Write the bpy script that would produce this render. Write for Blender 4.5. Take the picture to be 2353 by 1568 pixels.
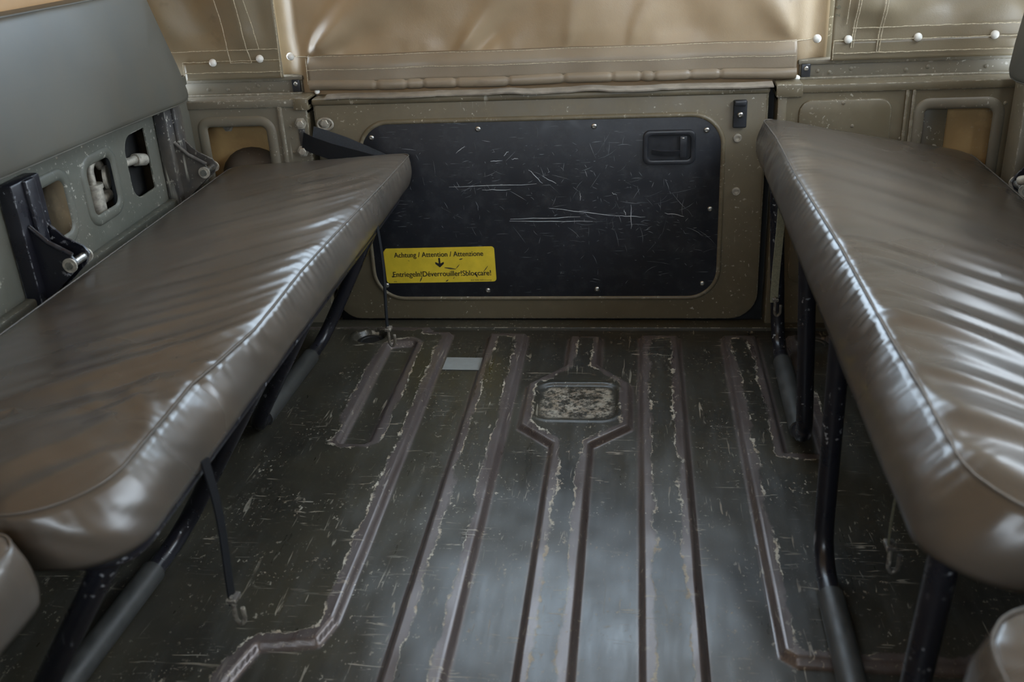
import bpy, bmesh, math, random
import numpy as np
from mathutils import Vector, Matrix, noise as mn
random.seed(7)
for o in list(bpy.data.objects): bpy.data.objects.remove(o)
S = bpy.context.scene
COL = S.collection

# ------------------------------------------------------------------ camera
cam = bpy.data.cameras.new('camera'); camo = bpy.data.objects.new('camera', cam); COL.objects.link(camo)
camo.location = (0.20319, -2.01025, 0.89895)
camo.rotation_euler = (1.136371, 0.0501406, 0.1144022)
cam.sensor_width = 36.0; cam.lens = 2288.486 / 2353 * 36; cam.clip_start = 0.02
cam.dof.use_dof = True; cam.dof.focus_distance = 1.95; cam.dof.aperture_fstop = 6.3
S.camera = camo
# ------------------------------------------------------------------ world, exposure
W = bpy.data.worlds.new('world'); S.world = W; W.use_nodes = True
nt = W.node_tree; nt.nodes.clear()
wo = nt.nodes.new('ShaderNodeOutputWorld'); wb = nt.nodes.new('ShaderNodeBackground')
wb.inputs['Color'].default_value = (0.78, 0.89, 1.0, 1); wb.inputs['Strength'].default_value = 10.0
nt.links.new(wb.outputs[0], wo.inputs[0])
S.view_settings.view_transform = 'Standard'; S.view_settings.look = 'None'
S.view_settings.gamma = 1.0; S.view_settings.use_curve_mapping = False
S.view_settings.exposure = 0.36
S.cycles.max_bounces = 8; S.cycles.diffuse_bounces = 5; S.cycles.transparent_max_bounces = 12
# sampling portals in the modelled window openings: they guide the sky light in and emit nothing themselves
def portal(name, loc, d, sx, sy):
    l = bpy.data.lights.new(name, 'AREA'); l.shape = 'RECTANGLE'; l.size = sx; l.size_y = sy; l.cycles.is_portal = True
    o = bpy.data.objects.new(name, l); COL.objects.link(o); o.location = loc; o.rotation_euler = Vector(d).to_track_quat('-Z', 'Z' if abs(d[2]) < .5 else 'Y').to_euler()
portal('portal_rear', (.03, .10, .9425), (0, -1, 0), .80, .40)
portal('portal_right', (1.0, -.74, .985), (-1, 0, 0), 1.32, .39)
portal('portal_front', (.09, -2.47, 1.04), (0, 1, 0), .98, .28)
# ------------------------------------------------------------------ materials
class NB:
    def __init__(s, name):
        s.m = bpy.data.materials.new(name); s.m.use_nodes = True; s.t = s.m.node_tree; s.t.nodes.clear()
        s.out = s.n('ShaderNodeOutputMaterial'); s.tc = s.n('ShaderNodeTexCoord').outputs['Object']
    def n(s, ty, **k):
        x = s.t.nodes.new(ty)
        for a, b in k.items():
            if a in x.bl_rna.properties: setattr(x, a, b)
        return x
    def link(s, a, b): s.t.links.new(a, b)
    def put(s, sock, v):
        if isinstance(v, bpy.types.NodeSocket): s.link(v, sock)
        elif isinstance(v, (tuple, list)) and len(v) == 3 and sock.type == 'RGBA': sock.default_value = (*v, 1)
        else: sock.default_value = v
    def math(s, op, a, b=0.0, clamp=False):
        x = s.n('ShaderNodeMath', operation=op); x.use_clamp = clamp
        s.put(x.inputs[0], a); s.put(x.inputs[1], b); return x.outputs[0]
    def noise(s, scale, detail=3, rough=.55, stretch=None, off=(0, 0, 0), dist=0):
        mp = s.n('ShaderNodeMapping'); s.link(s.tc, mp.inputs['Vector']); mp.inputs['Location'].default_value = off
        if stretch: mp.inputs['Scale'].default_value = stretch
        x = s.n('ShaderNodeTexNoise'); s.link(mp.outputs[0], x.inputs['Vector'])
        x.inputs['Scale'].default_value = scale; x.inputs['Detail'].default_value = detail
        x.inputs['Roughness'].default_value = rough; x.inputs['Distortion'].default_value = dist
        return x.outputs['Fac']
    def ramp(s, v, a, b, lo=0.0, hi=1.0, smooth=False):
        x = s.n('ShaderNodeMapRange'); x.clamp = True
        if smooth: x.interpolation_type = 'SMOOTHSTEP'
        s.put(x.inputs[0], v)
        for i, q in enumerate((a, b, lo, hi)): x.inputs[i + 1].default_value = q
        return x.outputs[0]
    def mix(s, f, a, b):
        x = s.n('ShaderNodeMix', data_type='RGBA'); s.put(x.inputs[0], f); s.put(x.inputs[6], a); s.put(x.inputs[7], b)
        return x.outputs[2]
    def attr(s, name):
        x = s.n('ShaderNodeAttribute', attribute_name=name); return x.outputs['Fac']
    def bump(s, h, strength, dist=.002):
        x = s.n('ShaderNodeBump'); s.put(x.inputs['Height'], h); x.inputs['Strength'].default_value = strength
        x.inputs['Distance'].default_value = dist; return x.outputs[0]
    def bsdf(s, col, rough, metal=0.0, normal=None, spec=.5, coat=0):
        p = s.n('ShaderNodeBsdfPrincipled'); s.put(p.inputs['Base Color'], col); s.put(p.inputs['Roughness'], rough)
        s.put(p.inputs['Metallic'], metal); p.inputs['Specular IOR Level'].default_value = spec
        p.inputs['Coat Weight'].default_value = coat
        if normal: s.link(normal, p.inputs['Normal'])
        return p.outputs[0]
    def done(s, sh): s.link(sh, s.out.inputs['Surface']); return s.m

def M_paint(name, base, rough=.45, chip=.5, chipcol=(.55, .53, .45), dirt=.4, dirtcol=None, metal=0):
    b = NB(name)
    big = b.noise(5, 4); fine = b.noise(120, 3, .6); med = b.noise(28, 4, .6, off=(3, 1, 2))
    dc = dirtcol or tuple(c * .55 for c in base)
    col = b.mix(b.ramp(big, .35, .7, 0, dirt), base, dc)
    col = b.mix(b.ramp(med, .5, .75, 0, dirt * .7), col, tuple(min(1, c * 1.35 + .01) for c in base))
    m1 = b.math('MULTIPLY', b.ramp(fine, .63, .655), b.ramp(b.noise(11, 3, .6, off=(7, 7, 7)), .47, .60))
    sc = b.math('MULTIPLY', b.ramp(b.noise(60, 2, .5, stretch=(1, 1, .12), off=(2, 5, 1)), .68, .72), b.ramp(b.noise(9, 2, off=(9, 2, 4)), .55, .68))
    bv = b.n('ShaderNodeBevel'); bv.samples = 4; bv.inputs['Radius'].default_value = .0028
    ge = b.n('ShaderNodeNewGeometry'); dt = b.n('ShaderNodeVectorMath', operation='DOT_PRODUCT')
    b.link(bv.outputs[0], dt.inputs[0]); b.link(ge.outputs['Normal'], dt.inputs[1])
    ew = b.math('MULTIPLY', b.ramp(dt.outputs['Value'], .995, .965), b.ramp(b.noise(60, 4, .75, off=(4, 4, 1)), .50, .57))
    mask = b.math('MULTIPLY', b.math('MAXIMUM', b.math('MAXIMUM', m1, sc), ew), chip, True)
    col = b.mix(mask, col, chipcol)
    rg = b.ramp(med, .3, .7, rough - .08, rough + .12)
    return b.done(b.bsdf(col, rg, metal, b.bump(med, .12, .002)))

def M_vinyl(name, base, rough=.36):
    b = NB(name)
    big = b.noise(3.2, 3, .5); med = b.noise(9, 2, .5, stretch=(.6, 1.4, 1), off=(1, 4, 2))
    col = b.mix(b.ramp(big, .3, .7), tuple(c * .72 for c in base), tuple(c * 1.18 for c in base))
    col = b.mix(b.ramp(med, .35, .8, 0, .5), col, (base[0] * 1.30, base[1] * 1.12, base[2] * .95))
    rg = b.ramp(big, .3, .75, rough - .02, rough + .08)
    return b.done(b.bsdf(col, rg, 0, None, .6))

def M_canvas(name, base, trans=.35, rough=.5):
    b = NB(name)
    big = b.noise(4, 4, .6); spot = b.noise(14, 3, .6, off=(5, 2, 8)); weave = b.noise(500, 1)
    col = b.mix(b.ramp(big, .3, .7), tuple(c * .82 for c in base), tuple(min(1, c * 1.15) for c in base))
    col = b.mix(b.ramp(spot, .68, .76, 0, .45), col, tuple(c * .45 for c in base))
    n = b.bump(b.math('ADD', b.math('MULTIPLY', weave, .3), b.noise(40, 4, .6)), .25, .002)
    p = b.bsdf(col, b.ramp(big, .3, .7, rough - .08, rough + .1), 0, n, .6)
    t = b.n('ShaderNodeBsdfTranslucent'); b.put(t.inputs['Color'], b.mix(.5, col, (.72, .47, .22))); b.link(n, t.inputs['Normal'])
    mx = b.n('ShaderNodeMixShader'); mx.inputs[0].default_value = trans
    b.link(p, mx.inputs[1]); b.link(t.outputs[0], mx.inputs[2])
    return b.done(mx.outputs[0])

def M_floor():
    b = NB('floor_paint')
    e = b.attr('edge'); md = b.attr('pad')
    wob = b.math('SUBTRACT', b.noise(26, 5, .65, stretch=(1, .45, 1)), .5)
    d = b.math('ADD', e, b.math('MULTIPLY', wob, .040))
    olive = (.050, .045, .031); dark = (.021, .021, .019); brown = (.095, .074, .070)
    big = b.noise(3.0, 4, .6)
    col = b.mix(b.ramp(big, .35, .68), olive, dark)
    grain = b.noise(30, 4, .65, stretch=(1, .15, 1), off=(4, 0, 0))
    col = b.mix(b.ramp(grain, .48, .75, 0, .5), col, (.070, .071, .064))
    col = b.mix(b.ramp(b.noise(60, 5, .7, stretch=(1, .5, 1)), .56, .75, 0, .5), col, (.018, .016, .014))
    # bare worn metal along the rib edges
    worn = b.math('MULTIPLY', b.ramp(e, -.010, -.004), b.ramp(d, .0185, .0145))
    col = b.mix(b.math('MULTIPLY', worn, .9), col, b.mix(b.ramp(grain, .3, .7), brown, (.15, .13, .125)))
    # pale primer line where the paint has flaked
    lw_ = b.math('MULTIPLY', b.ramp(b.noise(45, 4, .7, off=(5, 1, 1)), .48, .80), .007)
    line = b.math('MULTIPLY', b.ramp(b.math('SUBTRACT', b.math('ABSOLUTE', b.math('SUBTRACT', d, .0175)), lw_), .0010, -.0004),
                  b.ramp(b.noise(16, 4, .75, off=(2, 3, 1)), .46, .54))
    line = b.math('MULTIPLY', line, b.ramp(e, .002, .006))
    patch = b.math('MULTIPLY', b.ramp(b.noise(55, 5, .75, stretch=(1, .5, 1), off=(8, 1, 0)), .60, .66), b.ramp(b.noise(6, 3, .6, off=(1, 9, 3)), .57, .68))
    patch = b.math('MULTIPLY', patch, b.ramp(e, -.03, .005, .25, 1))
    spk = b.math('MULTIPLY', b.ramp(b.noise(150, 3, .7, stretch=(1, .7, 1)), .625, .655), b.ramp(b.noise(13, 3, .6, off=(3, 3, 6)), .45, .64, .04, .9))
    scr = b.math('MAXIMUM', *[b.math('MULTIPLY', b.ramp(b.noise(q, 2, .5, stretch=st_, off=(1, 2, q), dist=1.2), .655, .69), b.ramp(b.noise(9, 2, off=(6, q, 2)), .47, .62, 0, .6)) for q, st_ in ((130, (1, .10, 1)), (140, (.12, 1, 1)))])
    padm = b.math('MULTIPLY', md, b.ramp(b.noise(75, 6, .75, off=(2, 2, 5)), .44, .58, 0, .8))
    mask = b.math('MAXIMUM', b.math('MAXIMUM', line, patch), b.math('MAXIMUM', spk, b.math('MAXIMUM', scr, padm)), True)
    col = b.mix(b.math('MULTIPLY', mask, .85), col, b.mix(b.ramp(b.noise(40, 2), .4, .65), (.48, .45, .37), (.36, .30, .22)))
    rg = b.math('ADD', b.ramp(grain, .3, .75, .26, .42), b.math('MULTIPLY', mask, .25))
    mt = b.math('MULTIPLY', worn, .35)
    h = b.math('ADD', b.math('MULTIPLY', b.noise(18, 4, .6), .6), b.math('MULTIPLY', mask, -.3))
    return b.done(b.bsdf(col, rg, mt, b.bump(h, .10, .003), .5))

def M_plate():
    b = NB('black_plate')
    col = b.mix(b.ramp(b.noise(5, 4), .35, .7), (.011, .012, .016), (.020, .022, .028))
    def scr(scale, st, th, off, amt, rot=0):
        mp = b.n('ShaderNodeMapping'); b.link(b.tc, mp.inputs['Vector']); mp.inputs['Location'].default_value = off
        mp.inputs['Rotation'].default_value = (0, rot, 0); mp.inputs['Scale'].default_value = st
        x = b.n('ShaderNodeTexNoise'); b.link(mp.outputs[0], x.inputs['Vector']); x.inputs['Scale'].default_value = scale
        x.inputs['Detail'].default_value = 2
        m = b.math('MULTIPLY', b.ramp(x.outputs['Fac'], th, th + .03), b.ramp(b.noise(9, 3, .6, off=off), .48, .66))
        return b.math('MULTIPLY', m, amt)
    m = b.math('MAXIMUM', scr(330, (.05, 1, 1), .68, (1, 2, 3), .4), scr(320, (.06, 1, 1), .69, (4, 2, 3), .4, .7))
    m = b.math('MAXIMUM', m, scr(320, (.06, 1, 1), .68, (8, 1, 5), .4, -1.1))
    m = b.math('MAXIMUM', m, scr(340, (.25, 1, 1), .70, (3, 8, 1), .7, .2))
    m = b.math('MAXIMUM', m, b.math('MULTIPLY', b.ramp(b.noise(30, 4, .7), .5, .8), .05))
    col = b.mix(m, col, (.42, .45, .47))
    return b.done(b.bsdf(col, b.ramp(b.noise(30, 4), .3, .7, .36, .5), 0, b.bump(b.noise(90, 3), .06, .001), .45))

def M_simple(name, col, rough=.5, metal=0.0, var=.25, scale=40, bump=.1, spec=.5):
    b = NB(name); n = b.noise(scale, 4, .6)
    c = b.mix(b.ramp(n, .35, .7), tuple(x * (1 - var) for x in col), tuple(min(1, x * (1 + var)) for x in col))
    return b.done(b.bsdf(c, b.ramp(n, .3, .7, max(.05, rough - .06), min(1, rough + .1)), metal, b.bump(n, bump, .001), spec))

def M_clear():
    b = NB('clear_vinyl')
    t = b.n('ShaderNodeBsdfTransparent'); t.inputs[0].default_value = (.86, .9, .93, 1)
    g = b.n('ShaderNodeBsdfGlossy'); g.inputs['Roughness'].default_value = .15
    m = b.n('ShaderNodeMixShader'); m.inputs[0].default_value = .06
    b.link(t.outputs[0], m.inputs[1]); b.link(g.outputs[0], m.inputs[2]); return b.done(m.outputs[0])

olive = M_paint('olive_paint', (.150, .124, .078), .42, .75)
olive_d = M_paint('olive_paint_dusty', (.145, .130, .096), .5, .7, dirt=.5, dirtcol=(.22, .185, .13))
greygreen = M_paint('grey_green_paint', (.095, .098, .080), .45, .6, dirt=.5, dirtcol=(.16, .145, .115))
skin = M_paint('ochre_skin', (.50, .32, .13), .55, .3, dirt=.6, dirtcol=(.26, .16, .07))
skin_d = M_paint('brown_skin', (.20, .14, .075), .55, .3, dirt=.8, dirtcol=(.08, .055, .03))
black = M_paint('black_tube', (.012, .012, .017), .3, .8, chipcol=(.35, .36, .38), dirt=.3)
blackdust = M_paint('black_bracket', (.018, .02, .026), .45, .6, dirt=.85, dirtcol=(.17, .145, .11))
sleeve = M_simple('rubber_sleeve', (.045, .046, .044), .5)
blackplastic = M_simple('black_plastic', (.024, .026, .031), .33)
rubber = M_simple('rubber_seal', (.012, .012, .012), .6)
vinyl = M_vinyl('seat_vinyl', (.074, .064, .053), .27)
vinyl_p = M_vinyl('piping_vinyl', (.085, .075, .062), .55)
vinyl_b = M_vinyl('backrest_vinyl', (.070, .067, .053), .5)
canvas = M_canvas('canvas_tan', (.34, .27, .18), .12, .36)
canvas_d = M_canvas('canvas_olive', (.225, .187, .122), .05, .4)
canvas_h = M_canvas('canvas_hem', (.26, .21, .15), .06, .4)
canvas_r = M_canvas('canvas_roof', (.30, .235, .15), .27, .6)
thread = M_simple('stitch_thread', (.46, .40, .29), .8, var=.35, scale=300)
white = M_simple('white_snap', (.80, .80, .76), .28, var=.05)
steel = M_simple('steel', (.55, .54, .51), .32, 1.0, .25, 200)
zinc = M_simple('dusty_zinc', (.40, .37, .31), .5, .35, .35, 90)
webbing = M_simple('black_webbing', (.012, .013, .015), .85, 0, .2, 300, .3, .2)
webbing_pale = M_simple('paler_webbing', (.040, .046, .055), .65, 0, .2, 300, .4)  # paler copy of the webbing, sets the upper strap band apart
olweb_l = M_simple('pale_olive_webbing', (.25, .24, .16), .7, 0, .2, 300, .4)
olweb = M_simple('olive_webbing', (.10, .097, .062), .7, 0, .2, 300, .4)
floorm = M_floor(); plate = M_plate(); clear = M_clear()
yellow = M_simple('yellow_film', (.74, .55, .035), .45, 0, .10, 30, .05)
ink = M_simple('black_ink', (.012, .011, .010), .5, 0, .2)
scuff = M_simple('scuff_mark', (.055, .045, .025), .6, 0, .3)
tape = M_simple('silver_tape', (.27, .29, .29), .45, .2, .08, 60)
scratch_faint = M_simple('scratch_faint', (.20, .215, .23), .5, 0, .7, 25)
whitescratch = M_simple('scratch_white', (.50, .53, .55), .5)

# ------------------------------------------------------------------ builders
def adopt(o, p):
    if p is not None:
        o.parent = p; o.matrix_parent_inverse = Matrix.Translation(-p.location)
def empty(name, loc, label, cat, group=None):
    o = bpy.data.objects.new(name, None); COL.objects.link(o); o.location = loc; o.empty_display_size = .03
    tag(o, label, cat, group); return o
def tag(o, label, cat=None, group=None, kind=None):
    o['label'] = label
    if cat: o['category'] = cat
    if group: o['group'] = group
    if kind: o['kind'] = kind
    return o
def struct(o, label, cat=None):
    o['kind'] = 'structure'; o['label'] = label
    if cat: o['category'] = cat
    return o
def mesh(name, v, f, mat, parent=None, smooth=True, angle=None):
    me = bpy.data.meshes.new(name); me.from_pydata([tuple(map(float, q)) for q in v], [], [tuple(map(int, q)) for q in f])
    bm = bmesh.new(); bm.from_mesh(me); bmesh.ops.recalc_face_normals(bm, faces=bm.faces); bm.to_mesh(me); bm.free()
    return addmesh(name, me, mat, parent, smooth, angle)
def addmesh(name, me, mat, parent=None, smooth=True, angle=None):
    me.materials.append(mat)
    if smooth: me.shade_smooth()
    if angle: me.set_sharp_from_angle(angle=math.radians(angle))
    o = bpy.data.objects.new(name, me); COL.objects.link(o); adopt(o, parent); return o
def from_bm(name, bm, mat, parent=None, angle=35):
    bmesh.ops.recalc_face_normals(bm, faces=bm.faces)
    me = bpy.data.meshes.new(name); bm.to_mesh(me); bm.free(); return addmesh(name, me, mat, parent, True, angle)
def box(name, lo, hi, mat, parent=None, bevel=.002, seg=2):
    bm = bmesh.new(); bmesh.ops.create_cube(bm, size=1)
    for v in bm.verts: v.co = Vector([lo[i] + (v.co[i] + .5) * (hi[i] - lo[i]) for i in range(3)])
    if bevel: bmesh.ops.bevel(bm, geom=bm.edges[:], offset=bevel, segments=seg, profile=.5, affect='EDGES')
    return from_bm(name, bm, mat, parent)
def fillet(pts, r, n=6):
    pts = [Vector(p) for p in pts]; out = [pts[0]]
    for a, b, c in zip(pts, pts[1:], pts[2:]):
        u, w = (a - b), (c - b); k = min(r, u.length * .45, w.length * .45); p, q = b + u.normalized() * k, b + w.normalized() * k
        for i in range(n + 1):
            t = i / n; out.append(p.lerp(b, t).lerp(b.lerp(q, t), t))
    out.append(pts[-1]); return out
def tube(name, pts, r, mat, parent=None, seg=14, rad=0.0, closed=False):
    P = fillet(pts, rad) if rad else [Vector(p) for p in pts]
    n = len(P); v = []; f = []; up = None
    for i, p in enumerate(P):
        if closed: t = P[(i + 1) % n] - P[i - 1]
        else: t = P[min(i + 1, n - 1)] - P[max(i - 1, 0)]
        t.normalize()
        if up is None: up = Vector((0, 0, 1)) if abs(t.z) < .9 else Vector((1, 0, 0))
        s = t.cross(up).normalized(); up = s.cross(t).normalized()
        rr = r[i] if isinstance(r, (list, tuple)) else r
        for k in range(seg):
            a = 2 * math.pi * k / seg; v.append(p + (s * math.cos(a) + up * math.sin(a)) * rr)
    for i in range(n if closed else n - 1):
        for k in range(seg):
            j = (i + 1) % n; f.append((i * seg + k, i * seg + (k + 1) % seg, j * seg + (k + 1) % seg, j * seg + k))
    if not closed: f += [tuple(range(seg)), tuple(range((n - 1) * seg, n * seg))]
    return mesh(name, v, f, mat, parent, True, 50)
def rrect(x0, x1, z0, z1, r, n=7):
    rr = r if isinstance(r, (list, tuple)) else (r,) * 4
    out = []
    for (cx, cz, a0), q in zip(((x1, z1, 0), (x0, z1, 90), (x0, z0, 180), (x1, z0, 270)), rr):
        ox = cx - q * (1 if cx == x1 else -1); oz = cz - q * (1 if cz == z1 else -1)
        for i in range(n + 1):
            a = math.radians(a0 + 90 * i / n); out.append((ox + q * math.cos(a), oz + q * math.sin(a)))
    return out
def sheet(name, outer, holes, t, fn, mat, parent=None, bevel=0, angle=35):
    """flat plate with holes; fn(a, b, h) maps plate coordinates to the world, h from 0 (back) to t (front)"""
    bm = bmesh.new(); ed = []
    for loop in [outer] + list(holes):
        vs = [bm.verts.new((a, b, 0)) for a, b in loop]
        ed += [bm.edges.new((vs[i], vs[(i + 1) % len(vs)])) for i in range(len(vs))]
    bmesh.ops.triangle_fill(bm, use_beauty=True, use_dissolve=False, edges=ed)
    g = bmesh.ops.extrude_face_region(bm, geom=bm.faces[:])
    for q in g['geom']:
        if isinstance(q, bmesh.types.BMVert): q.co.z = t
    if bevel:
        bm.edges.ensure_lookup_table()
        es = [e for e in bm.edges if len(e.link_faces) == 2 and e.calc_face_angle(0) > .7 and all(abs(v.co.z - t) < 1e-7 for v in e.verts)]
        bmesh.ops.bevel(bm, geom=es, offset=bevel, segments=2, profile=.5, affect='EDGES')
    for v in bm.verts: v.co = Vector(fn(*v.co))
    return from_bm(name, bm, mat, parent, angle)
def flange(name, loop, w, h, fn, mat, parent=None, k=6):
    """rounded raised lip that follows a closed outline"""
    n = len(loop); v = []; f = []
    for i in range(n):
        a, b, c = Vector(loop[i - 1]), Vector(loop[i]), Vector(loop[(i + 1) % n]); t = (c - a).normalized(); nn = Vector((t.y, -t.x))
        for j in range(k + 1):
            q = math.pi * j / k; p = b + nn * (w * .5 - w * .5 * math.cos(q)); v.append(fn(p.x, p.y, h * math.sin(q) - .0005))
    for i in range(n):
        for j in range(k):
            i2 = (i + 1) % n; f.append((i * (k + 1) + j, i * (k + 1) + j + 1, i2 * (k + 1) + j + 1, i2 * (k + 1) + j))
    return mesh(name, v, f, mat, parent, True)
def lathe(prof, seg=16):
    v = []; f = []
    for r, z in prof:
        for k in range(seg): a = 2 * math.pi * k / seg; v.append((r * math.cos(a), r * math.sin(a), z))
    for i in range(len(prof) - 1):
        for k in range(seg): f.append((i * seg + k, i * seg + (k + 1) % seg, (i + 1) * seg + (k + 1) % seg, (i + 1) * seg + k))
    f.append(tuple(range((len(prof) - 1) * seg, len(prof) * seg))); return v, f
def me_of(name, vf, mat, angle=40):
    me = bpy.data.meshes.new(name); me.from_pydata(vf[0], [], vf[1]); me.materials.append(mat); me.shade_smooth()
    bm = bmesh.new(); bm.from_mesh(me); bmesh.ops.recalc_face_normals(bm, faces=bm.faces); bm.to_mesh(me); bm.free()
    me.set_sharp_from_angle(angle=math.radians(angle)); return me
SCREW = me_of('screw', lathe([(.0068, 0), (.0068, .0012), (.0058, .0026), (.0036, .0034), (.0030, .0034), (.0022, .0018), (.0008, .0018)], 14), steel)
OSCREW = me_of('screw', lathe([(.0088, 0), (.0088, .0012), (.0080, .0024), (.0050, .0026), (.0045, .0012), (.0015, .0010)], 14), zinc)
SNAP = me_of('snap', lathe([(.0085, 0), (.0085, .002), (.0074, .0048), (.0050, .0068), (.0025, .0078), (.0005, .008)], 16), white)
BOLT = me_of('bolt', lathe([(.011, 0), (.011, .002), (.0075, .002), (.0075, .0075), (.0065, .0085), (.0005, .0088)], 6), zinc, 30)
RIVET = me_of('rivet', lathe([(.005, 0), (.0047, .0012), (.003, .0024), (.0005, .003)], 10), olive_d)
def inst(name, me, loc, direction, parent, scale=1.0):
    o = bpy.data.objects.new(name, me); COL.objects.link(o); o.location = loc
    o.rotation_euler = Vector(direction).to_track_quat('Z', 'Y').to_euler(); o.scale = (scale,) * 3
    adopt(o, parent); return o
FWD = (0, -1, 0)
def ribbon(name, pts, width, mat, parent=None, t=.0016, wdir=(0, 1, 0), widths=None):
    w = Vector(wdir).normalized(); v = []; f = []; P = [Vector(p) for p in pts]
    for i, p in enumerate(P):
        tg = (P[min(i + 1, len(P) - 1)] - P[max(0, i - 1)]).normalized(); nn = tg.cross(w).normalized()
        ww = (widths[i] if widths else width) * .5
        for a, b in ((-1, -1), (1, -1), (1, 1), (-1, 1)): v.append(p + w * ww * a + nn * t * .5 * b)
    for i in range(len(P) - 1):
        for k in range(4): f.append((i * 4 + k, i * 4 + (k + 1) % 4, i * 4 + 4 + (k + 1) % 4, i * 4 + 4 + k))
    f += [(0, 1, 2, 3), tuple(range(len(P) * 4 - 4, len(P) * 4))]
    return mesh(name, v, f, mat, parent, True, 40)
def sm(a, b, x):
    t = np.clip((x - a) / (b - a), 0, 1); return t * t * (3 - 2 * t)
def nz(x, y, z=0.0): return mn.noise(Vector((x, y, z)))

# ================================================================== FLOOR
def sd_poly(poly, X, Y):
    P = np.array(poly, float); d = np.full(X.shape, 1e9); s = np.zeros(X.shape, bool); n = len(P)
    for i in range(n):
        a, b = P[i], P[(i + 1) % n]; ex, ey = b - a; wx, wy = X - a[0], Y - a[1]
        t = np.clip((wx * ex + wy * ey) / (ex * ex + ey * ey), 0, 1); d = np.minimum(d, np.hypot(wx - ex * t, wy - ey * t))
        c = ((a[1] > Y) != (b[1] > Y)) & (X < (b[0] - a[0]) * (Y - a[1]) / (b[1] - a[1] + 1e-12) + a[0]); s ^= c
    return np.where(s, d, -d)       # positive inside
def grid_floor():
    xs = np.concatenate([np.arange(-.80, -.60, .02), np.arange(-.60, -.43, .008), np.arange(-.43, .62, .0035), np.arange(.62, .80, .008), np.arange(.80, .981, .02)])
    ys = np.concatenate([np.arange(-2.45, -1.2, .0125), np.arange(-1.2, -.035, .0035), np.array([-.035, -.03])])
    X, Y = np.meshgrid(xs, ys, indexing='ij')
    A = np.minimum(sd_poly([(-.9, -.036), (-.25, -.036), (-.25, -.062), (-.2, -.062), (-.199, -.99), (-.212, -1.033), (-.288, -1.045), (-.305, -1.11), (-.33, -2.6), (-.9, -2.6)], X, Y),
                   -sd_poly([(-.323, -.128), (-.316, -.122), (-.272, -.112), (-.266, -.118), (-.266, -.53), (-.272, -.537), (-.316, -.537), (-.322, -.53)], X, Y))
    B = np.minimum(sd_poly([(.381, -.078), (1.1, -.078), (1.1, -1.034), (.40, -1.034), (.385, -1.02)], X, Y),
                   -sd_poly([(.449, -.065), (.512, -.065), (.512, -.545), (.449, -.545)], X, Y))
    r1 = sd_poly([(-.112, -.07), (-.033, -.07), (-.033, -2.6), (-.112, -2.6)], X, Y)
    r3 = sd_poly([(.063, -.082), (.127, -.082), (.127, -.222), (.19, -.298), (.191, -.462), (.124, -.525), (.124, -2.6), (.056, -2.6), (.056, -.525), (-.006, -.462), (-.005, -.303), (.063, -.222)], X, Y)
    r4 = sd_poly([(.2115, -.078), (.2887, -.078), (.2887, -2.6), (.2115, -2.6)], X, Y)
    pad = sd_poly(rrect(.017, .167, -.443, -.306, .03), X, Y)
    H = .011; Z = np.zeros(X.shape)
    for d in (A, B, r1, r3, r4): Z = np.maximum(Z, H * sm(-.0036, .0036, d))
    Z -= .0035 * sm(-.003, .004, pad); Z += .0018 * np.exp(-((pad + .006) / .004) ** 2)
    # drain recesses
    for cx, cy in ((-.374, -.088), (.565, -.1)):
        rr = np.hypot(X - cx, Y - cy); Z -= .014 * sm(.034, .030, rr); Z += .0022 * np.exp(-((rr - .041) / .004) ** 2)
    # dents of use
    dn = np.array([[nz(x * 9, y * 7, .3) * .0013 + nz(x * 22, y * 16, 2.2) * .0006 for y in ys] for x in xs])
    Z += dn * sm(-.2, -.9, Y) + dn * .5
    E = np.maximum.reduce([A, B, r1, r3, r4])
    idx = np.arange(X.size).reshape(X.shape)
    reg = np.zeros(X.shape, int)
    for k, d in enumerate((A, B, r1, r3, r4)): reg[d > -.0055] = k + 1
    F = np.stack([idx[:-1, :-1], idx[1:, :-1], idx[1:, 1:], idx[:-1, 1:]], -1).reshape(-1, 4)
    FR = np.maximum.reduce([reg[:-1, :-1], reg[1:, :-1], reg[1:, 1:], reg[:-1, 1:]]).reshape(-1)
    V = np.stack([X, Y, Z], -1).reshape(-1, 3); Ef = E.reshape(-1); Pf = sm(.004, .016, pad).reshape(-1)
    root = None
    for k, nm in enumerate(['floor', 'raised_plate', 'raised_plate', 'rib', 'rib', 'rib']):
        f = F[FR == k]; used = np.unique(f); remap = np.full(X.size, -1); remap[used] = np.arange(len(used))
        me = bpy.data.meshes.new(nm); me.from_pydata(V[used].tolist(), [], remap[f].tolist())
        for an, arr in (('edge', Ef), ('pad', Pf)):
            at = me.attributes.new(an, 'FLOAT', 'POINT'); at.data.foreach_set('value', arr[used].astype(np.float32))
        o = addmesh(nm, me, floorm, root)
        if k == 0: root = o
        if k == 4: o['label'] = 'middle floor rib with a six-sided pad'
    return root
floor = grid_floor(); struct(floor, 'dark worn olive sheet metal load floor with raised ribs')
# closed pan under the floor
box('floor_pan', (-.80, -2.45, -.03), (.98, .05, -.014), rubber, floor, 0)
for cx, cy, m in ((-.374, -.088, rubber), (.565, -.1, sleeve)):
    v, f = lathe([(.0305, 0), (.0305, .004), (.028, .0055), (.022, .005), (.020, .003), (.0005, .003)], 28)
    mesh('drain_plug', [(cx + a, cy + b, -.0045 + c) for a, b, c in v], f, m, floor, True, 40)
sill = box('sill', (-.76, -.034, -.014), (.93, .012, .008), M_paint('sill_paint', (.050, .046, .033), .45, 1.0, chipcol=(.42, .39, .31)), floor, .003)

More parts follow.
